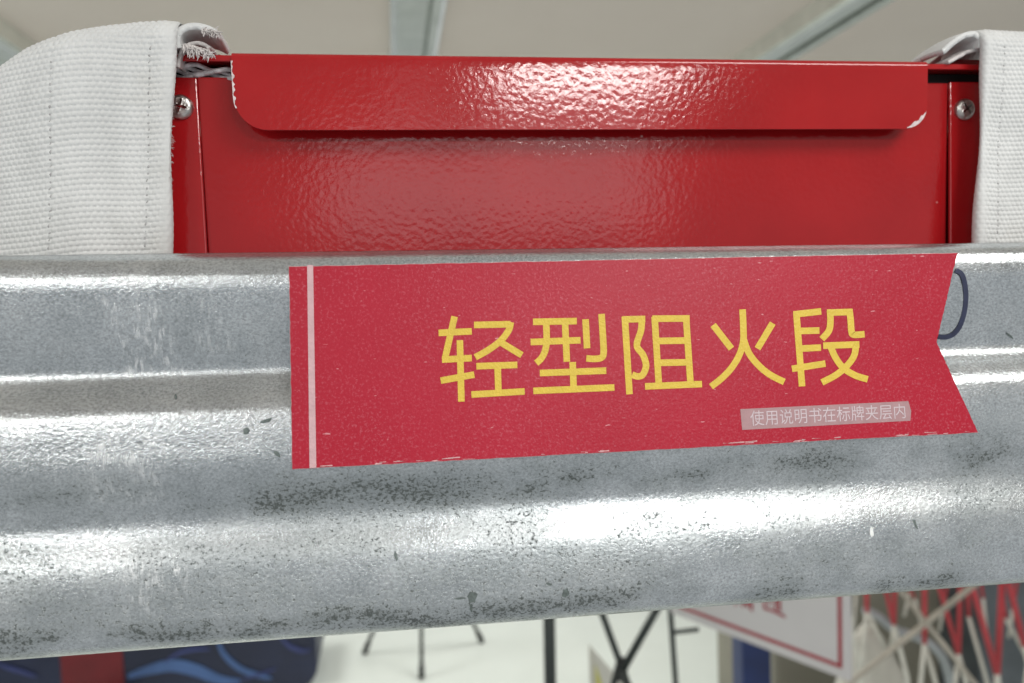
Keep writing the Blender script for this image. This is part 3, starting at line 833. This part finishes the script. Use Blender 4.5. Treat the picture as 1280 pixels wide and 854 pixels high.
# folding red and white barrier
Yf = 1.80
B = empty('folding_barrier', (at(1150, 800, Yf).x, Yf, 0)); tag(B, 'red and white folding barrier of thin crossed tubes', 'barrier')
def zx(x, y): return (1040+x/5.208, 690+y/5.208)
bars = [  # (red from, red to / white from, white to, radius px, depth offset)
 ((60, 200), (95, 300), (185, 790), 15, 0), ((224, 180), (226, 390), (190, 740), 17, 0.03), ((224, 200), (228, 385), (350, 640), 15, 0.06), ((335, 180), (402, 470), (490, 820), 17, 0.0),
 ((408, 180), (404, 485), (388, 640), 17, 0.03), ((598, 160), (602, 595), (575, 860), 17, 0.0), ((606, 170), (604, 590), (676, 860), 16, 0.04), ((676, 150), (822, 660), (875, 860), 17, 0.0),
 ((836, 150), (822, 700), (800, 880), 18, 0.03), ((915, 230), (1072, 790), (1085, 880), 21, -0.05), ((1112, 120), (1074, 840), (1066, 900), 22, -0.02), ((1130, 120), (1252, 610), (1310, 840), 22, -0.05),
 ((470, 150), (540, 300), (600, 560), 11, 0.16), ((150, 150), (160, 260), (130, 620), 11, 0.18), ((760, 150), (735, 300), (700, 520), 12, 0.15), ((960, 150), (985, 300), (1010, 560), 12, 0.14), ((1210, 150), (1190, 300), (1150, 560), 12, 0.14), ((880, 150), (890, 420), (1010, 850), 15, 0.10), ((1090, 150), (1130, 430), (1255, 660), 15, 0.10),
 ((520, 190), (505, 270), (470, 420), 12, 0.12), ((1330, 120), (1285, 700), (1260, 900), 20, 0.0), ((1350, 120), (1450, 700), (1480, 900), 20, 0.03)]
for a, b, c, wd, dz in bars:
    r_ = wd/5.208/FPX*Yf
    A, Bm, Cc = at(*zx(*a), Yf+dz), at(*zx(*b), Yf+dz), at(*zx(*c), Yf+dz)
    up = A + (A-Bm).normalized()*0.10
    d = (Cc-Bm).normalized()
    bar = tube('red_tube', [up, A, Bm], r_, M['bar_red'], B, 10)
    tube('white_tube', [Bm, Cc, Vector((Cc.x + max(-.03, min(.03, d.x*.1)), Cc.y, 0.01))] if c[1] > 700 else [Bm, Cc], r_*0.97, M['bar_white'], B, 10)
p = line3(zx(110, 856), zx(1010, 150), Yf-.12)
S = empty('pale_stick', p[0]); dd = (p[1]-p[0]).normalized()
st_o = tube('pale_stick', [p[0]-dd*0.9, p[1]+dd*0.2], 0.0072, M['wood'], None); C.objects.unlink(S); bpy.data.objects.remove(S)
# keep the stick above ground: it leans from the floor to the barrier's top
me_ = st_o.data
tag(st_o, 'long pale stick leaning across the barrier, rising to the right', 'stick')
p = line3(zx(425, 225), zx(930, 860), Yf-.07); dd = (p[1]-p[0]).normalized()
s2 = tube('pale_stick', [p[0]-dd*.25, p[1]+dd*((p[1].z-.02)/-dd.z)], 0.0066, M['wood'], None)
tag(s2, 'thinner grey stick crossing under the longer one, falling to the right', 'stick')
# pale hose and white sack behind the barrier
hp = [at(*zx(x, y), Yf+.10) for x, y in ((215, 380), (300, 420), (400, 500), (520, 545), (640, 600), (720, 690), (760, 800))]
hs = tube('hose', [Vector(q) for q in smooth_pts([h[:] for h in hp], 6)] + [Vector((hp[-1].x+.03, Yf+.1, .4)), Vector((hp[-1].x+.10, Yf+.13, 0.02))], 0.012, M['hose'], None)
tag(hs, 'pale blue-grey hose hanging in a curve behind the barrier', 'hose')
apex = at(*zx(225, 480), Yf+.22); bz = 0.0
bm = bmesh.new(); n = 28; rings = []
for i in range(16):
    s = i/15; z = apex.z*(1-s); rr = 0.02 + 0.24*(s**0.75) if s < .6 else 0.02+0.24*(.6**.75)+0.03*math.sin((s-.6)*4)
    rings.append([bm.verts.new((apex.x+.06*s+rr*math.cos(2*math.pi*k/n)*(1+.08*math.sin(5*k+i)), apex.y+.55*rr*math.sin(2*math.pi*k/n)*(1+.1*math.sin(3*k+2*i)), z)) for k in range(n)])
for A, Bq in zip(rings[:-1], rings[1:]):
    for k in range(n): bm.faces.new((A[k], A[(k+1) % n], Bq[(k+1) % n], Bq[k]))
bm.faces.new(rings[0]); bm.faces.new(rings[-1][::-1])
sk = from_bm('sack', bm, M['bag'], None, True); tag(sk, 'white plastic sack gathered to a point behind the barrier', 'sack')
# cases standing behind the barrier
def case(name, lab_, cat, x0, x1, ytop_px, Y, dep, mat):
    a = at(x0, 790, Y); b = at(x1, 790, Y); t_ = at((x0+x1)/2, ytop_px, Y).z
    R = empty(name, ((a.x+b.x)/2, Y+dep/2, 0)); tag(R, lab_, cat)
    box('body', a.x, b.x, Y, Y+dep, 0.02, t_, mat, R, 0.015, 3)
    box('lid', a.x-.008, b.x+.008, Y-.008, Y+dep+.008, t_+.001, t_+.05, mat, R, 0.01, 3)
    for xx in (a.x+.04, b.x-.07):
        box('foot', xx, xx+.03, Y+.03, Y+.06, 0.0, 0.0195, M['rubber'], R)
        box('foot', xx, xx+.03, Y+dep-.06, Y+dep-.03, 0.0, 0.0195, M['rubber'], R)
    return R
case('storage_case', 'olive grey case seen between the barrier tubes', 'case', 968, 1222, 640, 2.45, .5, M['olive'])
case('storage_case', 'dark slate blue case at the far end of the barrier', 'case', 1226, 1420, 640, 2.25, .5, M['slate'])
# blue post under the sign
a = at(928, 800, 2.2); b = at(964, 800, 2.2)
R = empty('blue_post', ((a.x+b.x)/2, 2.2, 0)); tag(R, 'dark blue square post below the white sign board', 'post')
box('shaft', a.x, b.x, 2.2, 2.28, 0.012, at(940, 690, 2.2).z, M['blue'], R, 0.006, 2)
box('foot_plate', a.x-.04, b.x+.04, 2.16, 2.32, 0, 0.0115, M['blue'], R, 0.002, 1)
# folded card with a yellow edge
c0 = at(742, 812, 2.3)
R = empty('folded_card', (c0.x, 2.3, 0)); tag(R, 'small white and yellow folded card standing on the floor', 'card')
def prism(name, tri, y0, y1, mat):
    bm = bmesh.new(); A = [bm.verts.new((x, y0, z)) for x, z in tri]; Bq = [bm.verts.new((x, y1, z)) for x, z in tri]
    bm.faces.new(A); bm.faces.new(Bq[::-1])
    for i in range(len(tri)): bm.faces.new((A[i], A[(i+1) % len(tri)], Bq[(i+1) % len(tri)], Bq[i]))
    return from_bm(name, bm, mat, R)
c1 = at(785, 862, 2.3)
sx = (c1.x-c0.x)/(c0.z-c1.z)
prism('panel', [(c0.x, c0.z), (c0.x, 0), (c0.x+sx*c0.z, 0)], 2.30, 2.304, M['card'])
prism('panel', [(c0.x, c0.z-.01), (c0.x, 0), (c0.x+sx*c0.z, 0)], 2.36, 2.364, M['card'])
cy0 = at(744, 826, 2.3)
prism('yellow_strip', [(c0.x+.004, cy0.z-.01), (c0.x+.004, .002), (c0.x+.055, .002), (c0.x+.030, cy0.z-.10)], 2.2965, 2.2995, M['card_yellow'])
# navy patterned case lying at the left
cr = atz(398, 857, 0.0); Yn = cr.y
K = empty('printed_case', (cr.x-.6, Yn+.2, 0)); tag(K, 'dark navy case with light blue swirls, red patch and rounded corner', 'case')
bm = bmesh.new(); add_box(bm, cr.x-1.75, cr.x, Yn, Yn+.35, 0.0, 0.34)
ee = [e for e in bm.edges if abs(e.verts[0].co.y-e.verts[1].co.y) > .1]
bmesh.ops.bevel(bm, geom=ee, offset=0.09, segments=8, affect='EDGES', profile=.5)
from_bm('body', bm, M['navy'], K)
def swirl(name, pts, wd, mat, k, sm=True):
    q = [(at(x, y, Yn-.004-.0008*k)) for x, y in pts]
    q2 = smooth_pts([(p.x, p.z) for p in q], 8) if sm else [(p.x, p.z) for p in q]
    bm = bmesh.new(); n_ = len(q2); prev = None
    A, Bq = ribbon2d([np.array(p) for p in q2], 1.0)
    for i in range(n_):
        c = np.array(q2[i]); s = i/(n_-1); ww = wd*(0.35+0.65*math.sin(math.pi*min(1, max(0, s))))
        d_ = (A[i]-Bq[i]); d_ /= np.linalg.norm(d_)
        u_, v_ = c+d_*ww/2, c-d_*ww/2
        cur = [bm.verts.new((u_[0], Yn-.004-.0008*k, u_[1])), bm.verts.new((v_[0], Yn-.004-.0008*k, v_[1]))]
        if prev: bm.faces.new((prev[0], prev[1], cur[1], cur[0]))
        prev = cur
    o = from_bm(name, bm, mat, K)
    md = o.modifiers.new('t', 'SOLIDIFY'); md.thickness = .0006
swirl('swirl', [(160, 846), (185, 838), (215, 832), (245, 838), (275, 850), (300, 852)], .055, M['lightblue'], 1)
swirl('swirl', [(205, 828), (225, 816), (245, 812), (262, 812)], .016, M['dimblue'], 2)
swirl('swirl', [(272, 800), (280, 818), (300, 836), (325, 845), (340, 848)], .026, M['lightblue'], 3)
swirl('swirl', [(300, 850), (325, 843), (345, 836)], .012, M['dimblue'], 4)
swirl('swirl', [(350, 796), (362, 808), (378, 814), (388, 812)], .020, M['dimblue'], 5)
swirl('swirl', [(-5, 830), (20, 838), (45, 846)], .018, M['dimblue'], 6)
a = at(74, 800, Yn); b = at(156, 856, Yn)
box('red_patch', a.x, b.x, Yn-.006, Yn-.001, max(.004, b.z), a.z+.06, M['crimson'], K, .002, 1)
g0 = at(130, 848, Yn-.05)
bm = bmesh.new(); bmesh.ops.create_icosphere(bm, subdivisions=4, radius=1)
for v in bm.verts:
    n_ = v.co.copy(); k = 1+.16*math.sin(9*n_.x+2)*math.sin(8*n_.z)+.1*math.sin(17*n_.y+13*n_.x)
    v.co = Vector((g0.x+n_.x*.085*k+.05*n_.z, Yn-.075+n_.y*.05*k, max(0.0, .045+n_.z*.045*k+ .02*n_.x)))
gc = from_bm('crumpled_cloth', bm, M['greycloth'], None, True); tag(gc, 'crumpled grey cloth lying against the red patch', 'cloth')
